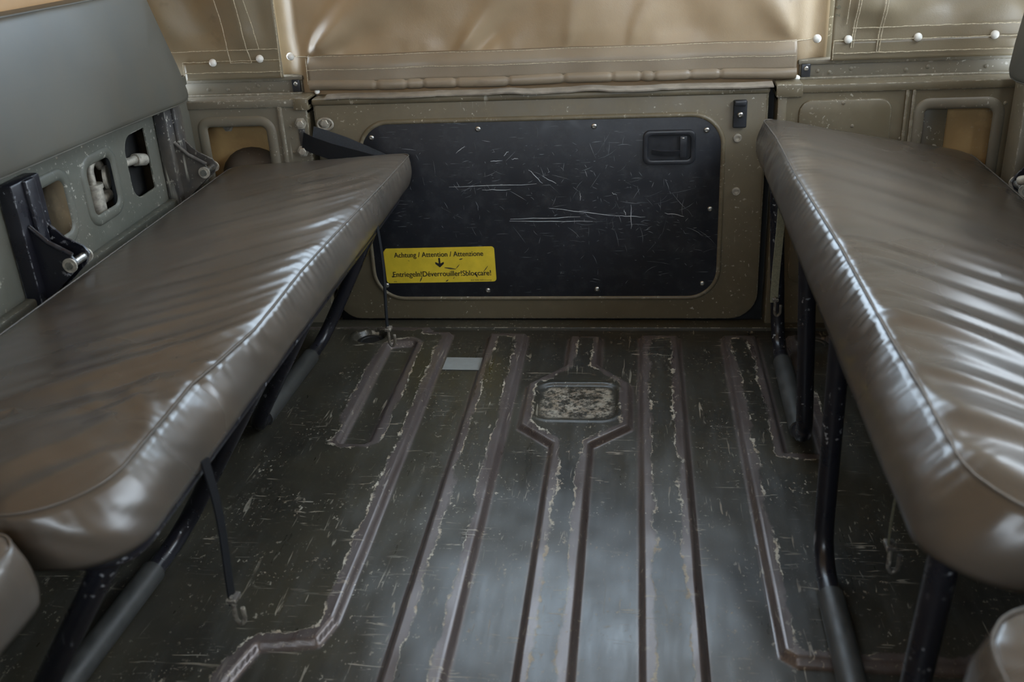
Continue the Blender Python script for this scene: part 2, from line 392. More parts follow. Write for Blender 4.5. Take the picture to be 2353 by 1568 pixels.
# ================================================================== DOOR
dm = lambda y0: (lambda a, b, h: (a, y0 - h, b))
door = sheet('door_1', rrect(-.465, .459, .012, .503, (.006, .006, .05, .06)), [], .045, dm(.045), olive, None, .006)
struct(door, 'olive painted rear door with a black inner panel')
box('door_top', (-.466, -.004, .494), (.460, .05, .509), olive, door, .006, 3)
pl = rrect(-.3707, .3707, .0667, .4545, .062, 10)
flange('panel_lip', rrect(-.379, .379, .0585, .4625, .07, 10), -.011, .006, dm(0), olive, door)
plt = sheet('trim_panel', pl, [], .0035, dm(.0005), plate, door, .0012); plt['label'] = 'scratched black panel of the door'
for a, b in ((-.346, .426), (-.121, .439), (.116, .439), (.34, .426), (.352, .262), (.341, .097), (.117, .085), (-.122, .083), (-.348, .096)):
    inst('screw', SCREW, (a, -.003, b), FWD, plt, .85)
for a, b in ((.401, .408), (.403, .298)): inst('screw', OSCREW, (a, 0, b), FWD, door, 1.0)
backing = sheet('trim_3', [(-.505, -.03), (.505, -.03), (.505, .498), (-.505, .498)], [rrect(-.44, .435, .05, .47, .05)], .02, dm(.068), rubber)  # black backing added behind the door to stop light leaking through its gaps
struct(backing, 'black rubber door seal frame added to block light at the rear door')
# long scratches in the black panel, thin raised scrape marks
def scratch(a, b, w=.0011):
    a, b = Vector((a[0], -.0032, a[1])), Vector((b[0], -.0032, b[1])); pts = []
    for i in range(7):
        t = i / 6; p = a.lerp(b, t); p.x += random.uniform(-.001, .001); p.z += random.uniform(-.0012, .0012); pts.append(p)
    d = (b - a).normalized(); return ribbon('scratch', pts, w, whitescratch, plt, .0006, (d.z, 0, -d.x), [w * math.sin(math.pi * (i + .6) / 7.2) for i in range(7)])
for q in (((-.19, .319), (-.005, .321)), ((-.02, .352), (.008, .322)), ((.008, .338), (.036, .322)), ((-.065, .245), (.085, .249)), ((-.065, .241), (.11, .238)),
          ((.02, .268), (.17, .249)), ((.16, .25), (.22, .246)), ((-.10, .372), (-.075, .372)), ((-.055, .375), (-.04, .376)), ((-.07, .383), (-.06, .392)),
          ((.19, .275), (.191, .22)), ((.085, .285), (.086, .30)), ((-.17, .39), (-.15, .405)), ((-.12, .31), (-.06, .31)), ((.175, .263), (.18, .25)), ((.15, .30), (.16, .295)), ((.26, .255), (.30, .247))):
    scratch(*q)
# fine scratch marks, too many to count
sv, sf = [], []
def mark(x, z, a, L, w, bend):
    P = [Vector((x, z)) + Vector((math.cos(a + bend * t), math.sin(a + bend * t))) * L * t for t in (0, .33, .66, 1)]
    b0 = len(sv)
    for k, p in enumerate(P):
        q = P[min(k + 1, 3)] - P[max(k - 1, 0)]; n2 = Vector((-q.y, q.x)).normalized() * w * (.25, 1, .9, .15)[k]
        for m_ in (-.5, .5): sv.append((p.x + n2.x * m_, -.00335, p.y + n2.y * m_))
    for k in range(3): sf.append((b0 + 2 * k, b0 + 2 * k + 1, b0 + 2 * k + 3, b0 + 2 * k + 2))
rs = random.Random(3)
for k in range(420):
    cx, cz, sp = rs.choice(((-.06, .36, .10), (-.02, .30, .12), (.10, .25, .14), (.17, .25, .07), (.20, .36, .10), (.28, .24, .09), (0, .2, .3), (.24, .15, .12), (-.18, .30, .12)))
    x, z = rs.gauss(cx, sp), rs.gauss(cz, sp * .45)
    if not (-.33 < x < .345 and .09 < z < .43) or (x < -.08 and z < .20) or (.20 < x < .33 and .345 < z): continue
    mark(x, z, rs.choice((0, 0, .3, -.25, 1.1, -1.0, 2.0, 1.5)) + rs.gauss(0, .25), rs.expovariate(1 / .012) + .004, rs.uniform(.0003, .0009), rs.gauss(0, .18))
sc_ = mesh('scratch_marks', sv, sf, scratch_faint, plt, False); sc_['kind'] = 'stuff'
# inner handle
hl = rrect(.214, .319, .3585, .4285, .014, 6)
hd = sheet('door_handle', hl, [rrect(.224, .309, .3685, .4185, .008, 6)], .008, dm(-.003), blackplastic, door, .003)
box('handle_cup', (.2245, .0015 - .006, .369), (.3085, .0015 - .0042, .418), blackplastic, hd, 0)
ribbon('pull_lever', [(.232, -.006, .385), (.25, -.0085, .3825), (.27, -.0095, .382), (.288, -.009, .383), (.297, -.007, .386)], .011, blackplastic, hd, .003, (0, -.35, 1))
box('lever_hinge', (.287, -.0115, .3725), (.302, -.0045, .4165), blackplastic, hd, .002)
inst('hinge_pin', SCREW, (.2935, -.0085, .4135), (0, -.6, .8), hd, .6)
# lock pin catch
lk = sheet('lock_catch', rrect(.390, .4165, .430, .484, .003), [], .011, dm(0), blackplastic, door, .003)
box('catch_top', (.3915, -.016, .474), (.4150, -.004, .4855), blackplastic, lk, .003)
inst('screw', SCREW, (.4035, -.0105, .456), FWD, lk, .9)

# ------------------------------------------------------------------ warning sticker
st = bpy.data.objects.new('warning_sticker', None); COL.objects.link(st); st.location = (-.2245, -.0035, .143)
tag(st, 'yellow Achtung Attention Attenzione warning sticker on the black door panel', 'sticker')
ang = math.radians(-.8)
def stp(a, b, h): return (-.2245 + a * math.cos(ang) + b * math.sin(ang), -.0030 - h, .1430 - a * math.sin(ang) + b * math.cos(ang))
LX, LZ = .1225, .0405
outl = rrect(-LX, LX, -LZ, LZ, .007, 5)
outl = [p for p in outl if not (p[0] < -LX + .0068 and p[1] > LZ - .0068)]; k = [i for i, p in enumerate(outl) if p[0] < 0 and p[1] < 0][0]
outl[k:k] = [(-LX + .006, LZ), (-LX + .0045, LZ - .004), (-LX, LZ - .0075)]
sheet('film', outl, [], .0006, stp, yellow, st)
def text(name, body, x0, x1, zc, mat, parent, bold=.0, hscale=1.0):
    cu = bpy.data.curves.new(name, 'FONT'); cu.body = body; cu.size = 1; cu.align_x = 'LEFT'
    ob = bpy.data.objects.new(name, cu); COL.objects.link(ob); bpy.context.view_layer.update()
    me = bpy.data.meshes.new_from_object(ob.evaluated_get(bpy.context.evaluated_depsgraph_get())); bpy.data.objects.remove(ob)
    n = len(me.vertices); c = np.zeros(n * 3); me.vertices.foreach_get('co', c); c = c.reshape(-1, 3)
    s = (x1 - x0) / (c[:, 0].max() - c[:, 0].min()); a = x0 + (c[:, 0] - c[:, 0].min()) * s; b = zc + (c[:, 1] - .36) * s * hscale
    F = [tuple(p.vertices) for p in me.polygons]; V2 = []; F2 = []
    for k, (ox, oz) in enumerate(((0, 0), (bold, 0), (-bold, 0), (0, bold * .5), (0, -bold * .5))):
        if k and not bold: break
        F2 += [tuple(i + len(V2) for i in f) for f in F]; V2 += [stp(p + ox, q + oz, .0009 + k * .00002) for p, q in zip(a, b)]
    return mesh(name, V2, F2, mat, parent, False)
text('lettering', 'Achtung / Attention / Attenzione', -.0995, .0975, .0255, ink, st, .00028, 1.12)
text('lettering', 'Entriegeln!D\u00e9verrouiller!Sbloccare!', -.1065, .1115, -.0195, ink, st, .00028, 1.12)
text('fine_print', 'BVF 7690 7690 Doverge', .066, .112, -.0365, scuff, st, .0)
text('fine_print', '4898', -.107, -.100, -.0368, scuff, st, .0)
arrow = [(-.0020, .0165), (.0020, .0165), (.0020, .0040), (.0095, .0075), (.0095, .0030), (.0, -.0055), (-.0095, .0030), (-.0095, .0075), (-.0020, .0040)]
sheet('arrow', arrow, [], .0003, lambda a, b, h: stp(a, b, .0007 + h), ink, st)
for a, b, c, d, w in ((.01, -.006, .035, -.010, .004), (.035, -.009, .044, .001, .002), (.044, .012, .052, .014, .003), (-.048, -.038, -.042, -.026, .003), (.010, -.0385, .016, -.0345, .003), (.027, -.033, .030, -.028, .0015),
                      (.077, -.019, .081, -.030, .004), (.095, -.018, .106, -.004, .002), (-.110, -.024, -.106, -.026, .004), (-.07, .012, -.066, .011, .001)):
    A, B = Vector((a, b)), Vector((c, d)); t = (B - A).normalized(); nn = Vector((-t.y, t.x)) * w * .5
    sheet('scuff', [tuple(A - nn * .4), tuple((A + B) / 2 - nn), tuple(B - nn * .3), tuple(B + nn * .3), tuple((A + B) / 2 + nn * .8), tuple(A + nn * .3)], [], .0002, lambda a, b, h: stp(a, b, .0007 + h), scuff, st)

# ================================================================== REAR WALLS beside the door
def rear_wall(name, x0, x1, holes, label):
    o = sheet(name, [(x0, -.01), (x1, -.01), (x1, .497), (x0, .497)], holes, .004, dm(-.004), olive_d if x0 < 0 else olive, None); return struct(o, label)
hL = rrect(-.711, -.553, .29, .472, (.03, .022, .02, .02)); hR = rrect(.737, .893, .28, .472, (.03, .024, .02, .02))
wl = rear_wall('wall_rear_left', -.80, -.478, [hL], 'dusty olive rear corner panel with a rounded opening beside the door hinge strap')
wr = rear_wall('wall_rear_right', .476, .98, [hR], 'olive rear corner panel with pressed field and rounded opening')
flange('opening_lip', rrect(-.718, -.546, .283, .479, (.036, .028, .02, .02)), -.022, .0045, dm(-.008), olive_d, wl)
flange('opening_lip', rrect(.730, .900, .273, .479, (.036, .03, .02, .02)), -.022, .0045, dm(-.008), olive_d, wr)
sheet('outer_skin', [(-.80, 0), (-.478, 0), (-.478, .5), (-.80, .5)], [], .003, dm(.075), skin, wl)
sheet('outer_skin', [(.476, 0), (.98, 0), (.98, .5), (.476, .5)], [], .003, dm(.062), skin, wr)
box('jamb_post', (-.494, -.006, 0), (-.476, .07, .497), olive, wl, .003)
box('jamb_post', (.474, -.010, 0), (.492, .07, .497), olive, wr, .003)
box('seam_rib', (-.537, -.0135, .0), (-.527, -.006, .497), olive_d, wl, .003)
sheet('pressed_field', rrect(.515, .690, .10, .482, .025), [], .007, dm(-.007), olive, wr, .005)
for x in (.712, .724): box('seam_rib', (x, -.0135, .0), (x + .007, -.006, .497), olive, wr, .003)
box('inner_post', (.757, .028, .0), (.806, .05, .49), olive, wr, .006)
for w_, a_ in ((wl, -.80), (wr, .972)): box('cavity_side', (a_, -.002, -.01), (a_ + .008, .088, .494), olive_d, w_, 0); box('cavity_bottom', (min(a_, .474), -.002, -.012), (max(a_ + .008, -.476), .088, -.004), olive_d, w_, 0)  # sides and bottoms added to keep outside light out of the cavities
for w_, a_, b_ in ((wl, -.80, -.476), (wr, .474, .98)): box('cavity_cap', (a_, -.002, .480), (b_, .088, .4945), olive_d, w_, 0)  # top closures added to keep outside light out of the cavities
inst('rivet', BOLT, (-.684, .0718, .442), FWD, wl, 1.2); inst('rivet', BOLT, (-.607, .0718, .455), FWD, wl, .9)
for z in (.455, .43, .40, .36): inst('rivet', RIVET, (-.515, -.008, z), FWD, wl, .55)
for x, z in ((.598, .475), (.618, .43)): inst('rivet', RIVET, (x, -.014, z), FWD, wr, .7)
inst('rivet', RIVET, (.712, -.008, .402), FWD, wr, .7); inst('rivet', RIVET, (.897, -.010, .466), FWD, wr, .8)
# dark dusty dome low in the left opening
v = []; f = []; nu, nv = 24, 8
for j in range(nv + 1):
    for i in range(nu):
        a = 2 * math.pi * i / nu; b = math.pi / 2 * j / nv
        v.append((-.635 + .072 * math.cos(a) * math.cos(b), .062 - .05 * math.sin(b) * .9, .335 + .062 * math.sin(a) * math.cos(b)))
for j in range(nv):
    for i in range(nu): f.append((j * nu + i, j * nu + (i + 1) % nu, (j + 1) * nu + (i + 1) % nu, (j + 1) * nu + i))
mesh('dome_cover', v, f, M_paint('dusty_black', (.075, .06, .045), .6, .4, dirt=.8, dirtcol=(.20, .15, .10)), wl)
# ledges and canvas rails
def ledge(name, x0, x1, label, side):
    l = struct(box(name, (x0, -.012, .495), (x1, .085, .5115), olive_d if side < 0 else olive, None, .003), label)
    r0, r1 = (x0 + .003, x1 - .028) if side < 0 else (x0 + .05, x1 - .003)
    rl = box('canvas_rail', (r0, .052, .5105), (r1, .072, .548), olive_d, l, .003)
    box('rail_top', (r0 - .003, .047, .5385), (r1 + .003, .074, .5485), olive_d, rl, .003)
    box('rail_foot', (r0, .040, .5105), (r1, .055, .5155), olive_d, rl, .002)
    e = r1 - .012 if side < 0 else r0 + .012
    box('end_clip', (e - .009, .0455, .513), (e + .009, .053, .541), blackplastic, rl, .002); inst('screw', SCREW, (e, .0455, .532), FWD, rl, .7)
    for t in ((.3, .45, .6, .68, .75) if side < 0 else (.08, .13, .22, .45, .54, .78)):
        inst('rivet', RIVET, (r0 + (r1 - r0) * t, .0515, .526 + .004 * math.sin(t * 40)), FWD, rl, .8)
    xe = x1 if side < 0 else x0
    box('end_bracket', (xe - (.032 if side < 0 else 0), -.0145, .488), (xe + (0 if side < 0 else .05), .05, .5135), olive, l, .003)
    inst('snap', SNAP, (xe + (.006 if side < 0 else .045), .04, .515), (0, -.5, .8), l, .7)
    return l
t1 = ledge('trim_1', -.797, -.469, 'painted steel ledge and canvas rail left of the door', -1)
t2 = ledge('trim_2', .470, .975, 'painted steel ledge and canvas rail right of the door', 1)
for t_, x_ in ((t1, -.545), (t2, .576)): tube('light_leak_post', [(x_, .108, .500), (x_, .108, 1.335)], .022, olive_d, t_, 14)  # posts added behind the curtain edges to block light leaks
sealm = M_simple('dusty_rubber', (.24, .21, .17), .6)
pts = [(-.435 + .9 * i / 80, .004 + .004 * math.sin(i * .31), .5112 + .0028 * max(0, math.sin(i * .42)) * (1 if 20 < i < 62 else .2)) for i in range(81)]
ribbon('rubber_seal', pts, .030, sealm, door, .003, (0, 1, .12))

# ------------------------------------------------------------------ door check strap
ds = empty('door_strap', (-.49, -.006, .40), 'black webbing check strap bolted between the corner panel and door', 'strap')
ribbon('webbing', [(-.4905, -.012, .426), (-.47, -.020, .418), (-.43, -.024, .404), (-.38, -.026, .39), (-.33, -.026, .375), (-.28, -.024, .358)], .034, webbing, ds, .002, (.25, 0, 1))
ribbon('webbing', [(-.468, -.010, .438), (-.44, -.012, .429), (-.40, -.015, .415), (-.36, -.019, .398), (-.32, -.022, .380), (-.28, -.022, .358)], .034, webbing_pale, ds, .002, (.25, 0, 1))
for x, z, y in ((-.4905, .461, -.009), (-.4935, .403, -.009), (-.441, .459, -.0005)): inst('bolt', BOLT, (x, y, z), FWD, ds, 1.15)
box('strap_plate', (-.4985, -.0105, .398), (-.4845, -.0065, .466), blackdust, ds, .002)
tube('ring', [(-.441 + .016 * math.cos(a), -.004, .457 + .012 * math.sin(a)) for a in [i * math.pi / 8 for i in range(16)]], .003, zinc, ds, 8, 0, True)

# ================================================================== CANVAS
def curtain_y(x, z):
    y = .052 + .020 * float(sm(.50, .545, abs(x - .012))) + .006 * float(sm(.56, .53, z)); h = z - .575
    def streak(x0, z0, dx, dz, amp, w0, w1):
        L = math.hypot(dx, dz); ux, uz = dx / L, dz / L; s = (x - x0) * ux + (z - z0) * uz
        if s < -.01: return 0.0
        t = (x - x0) * uz - (z - z0) * ux; w = w0 + w1 * max(0, s); return amp * min(1, max(0, s) / .035) * math.exp(-(t / w) ** 2)
    y -= streak(-.475, .585, .62, .5, .030, .008, .24)
    y += streak(-.44, .58, .8, .38, .010, .008, .22)
    y -= streak(-.17, .575, .5, .55, .013, .005, .20)
    y += streak(-.13, .575, .5, .50, .008, .006, .2)
    y -= streak(.06, .575, .12, .5, .007, .006, .22)
    y -= streak(.18, .578, .25, .5, .007, .006, .2)
    y -= streak(.505, .585, -.28, .5, .014, .008, .30)
    if h > 0: y += (nz(x * 6, z * 6, 1) * .012 + nz(x * 15, z * 11, 4) * .004) * min(1, h / .04) * float(sm(.53, .47, abs(x - .012)))
    if h > -.02: y += nz(x * 34, z * 12, 9) * .0022 * math.exp(-((h - .012) / .022) ** 2)
    return y
def side_y(x, z):
    h = max(0, z - .60)
    return .047 + (nz(x * 9 + 4, z * 7, 2) * .030 * min(1, h / .04) + nz(x * 22, z * 18, 7) * .004 * min(1, h / .03)) * min(1, max(0, abs(x - .01) - .56) / .05)
def cloth(name, x0, x1, z0, z1, fy, mat, parent, holes=None, nx=None, nzz=None, dy=0.0):
    nx = nx or int((x1 - x0) / .006); nzz = nzz or int((z1 - z0) / .007); v = []; f = []
    for i in range(nx + 1):
        for j in range(nzz + 1):
            x = x0 + (x1 - x0) * i / nx; z = z0 + (z1 - z0) * j / nzz; v.append((x, fy(x, z) - dy, z))
    for i in range(nx):
        for j in range(nzz):
            if holes:
                a, b, c, d = holes; xm = x0 + (x1 - x0) * (i + .5) / nx; zm = z0 + (z1 - z0) * (j + .5) / nzz
                if a < xm < b and c < zm < d: continue
            f.append((i * (nzz + 1) + j, (i + 1) * (nzz + 1) + j, (i + 1) * (nzz + 1) + j + 1, i * (nzz + 1) + j + 1))
    o = mesh(name, v, f, mat, parent); m = o.modifiers.new('thick', 'SOLIDIFY'); m.thickness = .0015; m.offset = 1; return o
def stitch(pts, fy, parent, r=.0009, dy=.0016):
    P = []
    for (a, b), (c, d) in zip(pts, pts[1:]):
        n = max(2, int(math.hypot(c - a, d - b) / .008))
        for i in range(n): t = i / n; P.append((a + (c - a) * t, b + (d - b) * t))
    P.append(pts[-1])
    return tube('stitching', [(x + random.uniform(-.0004, .0004), fy(x, z) - dy, z + random.uniform(-.0006, .0006)) for x, z in P], r, thread, parent, 6)
WIN = (-.36, .42, .755, 1.13)
cur = empty('rear_curtain', (.02, .05, .53), 'tan canvas curtain with rolled hem hanging above the rear door', 'curtain')
cloth('canvas', -.545, .573, .500, 1.30, curtain_y, canvas, cur, WIN)
wp = cloth('window_pane', WIN[0] - .012, WIN[1] + .012, WIN[2] - .012, WIN[3] + .012, curtain_y, clear, cur, None, 60, 30, -.003)
def hem_y(x, z): return .030 + (.004 * math.sin(x * 23) + nz(x * 12, z * 10, 5) * .004)
hem = cloth('hem', -.476, .510, .536, .588, lambda x, z: hem_y(x, z) + .016 * max(0, (z - .57) / .018) , canvas_h, cur, None, 170, 10)
KN = [-.33, -.27, -.235, -.165, -.058, .055, .152, .21, .235, .305, .365]
def roll(i, n=240):
    x = -.476 + .986 * i / n; r = .0125 + .0006 * nz(x * 30, 1)
    for kx in KN: r -= .0026 * math.exp(-((x - kx) / .004) ** 2)
    return (x, hem_y(x, .53) + .006, .5295 + .0015 * math.sin(x * 9)), r
R = [roll(i) for i in range(241)]
tube('hem_roll', [p for p, r in R], [r for p, r in R], canvas_h, cur, 16)
stitch([(-.53, .586), (.555, .586)], lambda x, z: hem_y(x, z) + .014 if -.476 < x < .51 else curtain_y(x, z), cur)
stitch([(-.476, .561), (.509, .561)], lambda x, z: hem_y(x, z), cur, .0008)
stitch([(-.478, .532), (-.4765, .586)], lambda x, z: hem_y(x, z), cur, .0008)
for x in (-.513, .549): inst('snap', SNAP, (x, .0485, .588), FWD, cur, .95)
for s in (-1, 1):
    zz = WIN[2] - .012 if s < 0 else WIN[3] + .012; stitch([(WIN[0] - .012, zz), (WIN[1] + .012, zz)], curtain_y, cur)
# side flaps
fl = empty('canvas_flap', (-.65, .05, .55), 'dark olive canvas flap with stitched patches beside the left backrest', 'canvas')
cloth('canvas', -.80, -.532, .546, 1.30, lambda x, z: side_y(x, z) - .004, canvas_d, fl)
cloth('lower_band', -.745, -.531, .546, .583, lambda x, z: side_y(x, z) - .007, canvas_d, fl, None, 40, 6)
for pts in (([(-.745, .584), (-.532, .584)], [(-.745, .562), (-.532, .560)], [(-.745, .548), (-.745, .584)], [(-.79, .606), (-.56, .606)],
            [(-.652, .71), (-.640, .58), (-.594, .58), (-.600, .606), (-.606, .71)], [(-.590, .71), (-.574, .606), (-.535, .606)], [(-.535, .548), (-.530, .70)])):
    stitch(pts, lambda x, z: side_y(x, z) - .009, fl, .0009)
for x, z in ((-.679, .582), (-.576, .587)): inst('snap', SNAP, (x, .0385, z), FWD, fl, .95)
fr = empty('canvas_flap', (.75, .05, .55), 'olive canvas flap with double stitched seams above the right ledge', 'canvas')
sy = lambda x, z: .043 + (nz(x * 7 + 24, z * 6, 2) * .026 * min(1, max(0, z - .6) / .04) + nz(x * 20, z * 16, 17) * .004 * min(1, max(0, z - .6) / .03)) * min(1, max(0, x - .565) / .05)
cloth('canvas', .5765, .98, .546, 1.30, sy, canvas_d, fr)
cloth('lower_band', .5765, .98, .546, .583, lambda x, z: sy(x, z) - .003, canvas_d, fr, None, 60, 6)
for pts in ([(.579, .584), (.97, .584)], [(.579, .560), (.97, .560)], [(.579, .548), (.579, .584)], [(.612, .607), (.97, .607)], [(.612, .571), (.620, .70)], [(.616, .571), (.624, .70)],
            [(.660, .560), (.668, .70)], [(.665, .560), (.673, .70)], [(.600, .615), (.604, .70)]):
    stitch(pts, lambda x, z: sy(x, z) - .005, fr, .001)
for x in (.606, .735, .875): inst('snap', SNAP, (x, .0385, .586), FWD, fr, .95)
# embossed size marks on the right flap
for k, s in enumerate(('2', '6', 'S')):
    cu = bpy.data.curves.new('t', 'FONT'); cu.body = s; cu.size = .014; ob = bpy.data.objects.new('t', cu); COL.objects.link(ob); bpy.context.view_layer.update()
    me = bpy.data.meshes.new_from_object(ob.evaluated_get(bpy.context.evaluated_depsgraph_get())); bpy.data.objects.remove(ob)
    for v in me.vertices: a, b = v.co.x, v.co.y; v.co = Vector((.587 - b, sy(.58, .63 + .014 * k) - .0045, .628 + .015 * k + a))
    me.materials.clear(); addmesh('embossed_mark', me, olweb, fr, False)

# roof and side canvas of the tilt
def canvas_wall(name, x, win, label):
    o = sheet(name, [(-2.45, .56), (.06, .56), (.06, 1.34), (-2.45, 1.34)], [rrect(*win, .04)] if win else [], .002, lambda a, b, h: (x + h, a, b), canvas_r); return struct(o, label)
canvas_wall('wall_upper_left', -.80, None, 'olive canvas side of the tilt above the left backrest')
canvas_wall('wall_upper_right', .978, (-1.40, -.08, .79, 1.18), 'olive canvas side of the tilt above the right backrest')
struct(sheet('ceiling', [(-.82, -2.45), (1.0, -2.45), (1.0, .08), (-.82, .08)], [], .002, lambda a, b, h: (a, b, 1.32 + h + .03 * math.cos((a - .09) * 1.6)), canvas_r), 'tan canvas roof of the tilt')

struct(sheet('wall_front', [(-.80, -.01), (.98, -.01), (.98, 1.36), (-.80, 1.36)], [rrect(-.40, .58, .90, 1.18, .05)], .004, lambda a, b, h: (a, -2.45 - h, b), canvas_d), 'unseen front wall added to limit the light, with open window')  # added behind the camera to cut incoming light, opening sized for that
# ================================================================== SIDE WALLS
lw = lambda x0: (lambda a, b, h: (x0 + h, a, b))
hs = [rrect(-.628, -.507, .393, .506, .03), rrect(-.459, -.347, .39, .502, .028), rrect(-.302, -.214, .388, .506, (.004, .03, .03, .004))]
wL = sheet('wall_left', [(-2.45, -.01), (.0, -.01), (.0, .565), (-2.45, .565)], hs, .003, lw(-.733), greygreen)
struct(wL, 'grey green inner side panel with rounded openings under the left backrest')
for q in ((-.628, -.507, .393, .506), (-.459, -.347, .39, .502)):
    flange('opening_lip', rrect(q[0] - .007, q[1] + .007, q[2] - .007, q[3] + .007, .035), -.020, .0045, lw(-.730), greygreen, wL)
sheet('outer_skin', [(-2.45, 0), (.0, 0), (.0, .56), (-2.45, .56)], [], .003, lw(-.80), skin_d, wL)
box('cavity_end', (-.80, -.012, 0), (-.731, -.005, .565), rubber, wL, 0)  # end closure added to keep outside light out of the side cavity
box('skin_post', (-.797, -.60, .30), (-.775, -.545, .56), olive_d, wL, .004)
sheet('dark_sheet', [(-.318, .37), (-.19, .37), (-.19, .53), (-.318, .53)], [], .003, lw(-.765), rubber, wL)  # plain black sheet behind the third opening
box('wall_step', (-.731, -1.75, .335), (-.712, -.0, .352), greygreen, wL, .004)
box('top_rail', (-.80, -2.45, .545), (-.725, .0, .565), greygreen, wL, .004)
for y, z in ((-.68, .535), (-.60, .531), (-.52, .527), (-.44, .525)): inst('rivet', RIVET, (-.730, y, z), (1, 0, 0), wL, .6)
wR = sheet('wall_right', [(-2.45, -.01), (.0, -.01), (.0, .565), (-2.45, .565)], [], .003, lw(.930), greygreen)
struct(wR, 'grey green inner side panel behind the right bench')
box('wall_post', (.895, -.11, .0), (.932, -.045, .56), olive_d, wR, .006)
# fittings seen through the openings
pf = empty('pipe_fitting', (-.752, -.405, .395), 'dusty grey hose fitting with curved pipe seen through a side panel opening', 'fitting')
def tp(*P): return [(-.762 + x, y + .045, z - .014) for x, y, z in P]
tube('curved_pipe', tp((0, -.425, .452), (0, -.425, .485), (0, -.408, .497), (0, -.392, .488), (0, -.385, .478)), .0075, zinc, pf, 12, .02)
tube('body', tp((0, -.424, .402), (0, -.424, .452)), .0155, zinc, pf, 16); tube('collar', tp((0, -.4245, .449), (0, -.4245, .457)), .018, zinc, pf, 16)
tube('outlet', tp((-.004, -.424, .425), (-.004, -.378, .425)), .013, zinc, pf, 14)
tube('wheel', tp((.006, -.390, .460), (.012, -.388, .460)), .021, zinc, pf, 18); tube('drain_nut', tp((.008, -.410, .396), (.014, -.402, .400)), .008, zinc, pf, 6)
lr = empty('latch_rod', (-.755, -.30, .455), 'dusty rod end in the dark side panel opening next to bracket', 'fitting')
tube('rod', [(-.748, -.300, .455), (-.748, -.235, .450)], .008, zinc, lr, 12); tube('knuckle', [(-.748, -.240, .450), (-.742, -.214, .444)], .012, zinc, lr, 12)

# black hinge brackets
def bracket(y, zt, side, label, mat=blackdust):
    xw = -.729 if side < 0 else .929; s = -side
    e = empty('hinge_bracket', (xw, y, .33), label, 'bracket', 'bench hinge brackets')
    X = lambda q: xw + s * q
    lo, hi = sorted((X(0), X(.026)))
    po = box('post', (lo, y - .038, .33), (hi, y + .038, .53), mat, e, .004)
    lo, hi = sorted((X(.024), X(.034))); box('post_rib', (lo, y - .012, .33), (hi, y + .014, .53), mat, po, .004)
    gus = [(.02, .46), (.030, .455), (.052, .432), (.080, zt + .012), (.088, zt), (.080, zt - .016), (.03, .345), (.02, .345)]
    for k, yy in enumerate((y - .022, y + .018)):
        sheet('gusset', [(X(a), b) for a, b in gus], [], .004, lambda a, b, h: (a, yy + h, b), mat, e, 0)
    tube('pivot_pin', [(X(.078), y - .028, zt - .004), (X(.078), y + .028, zt - .004)], .0065, steel, e, 14)
    for yy in (y - .026, y + .022): tube('washer', [(X(.078), yy, zt - .004), (X(.078), yy + .003, zt - .004)], .0115, zinc, e, 18)
    tube('edge_bar', [(X(.026), y - .022, .462), (X(.05), y - .022, .437), (X(.084), y - .022, zt + .012)], .004, mat, e, 8)
    return e
bracket(-.135, .405, -1, 'dusty black hinge bracket at the rear end of the left bench')
bracket(-.655, .405, -1, 'chipped black hinge bracket with bright bushing midway along the left bench', black)

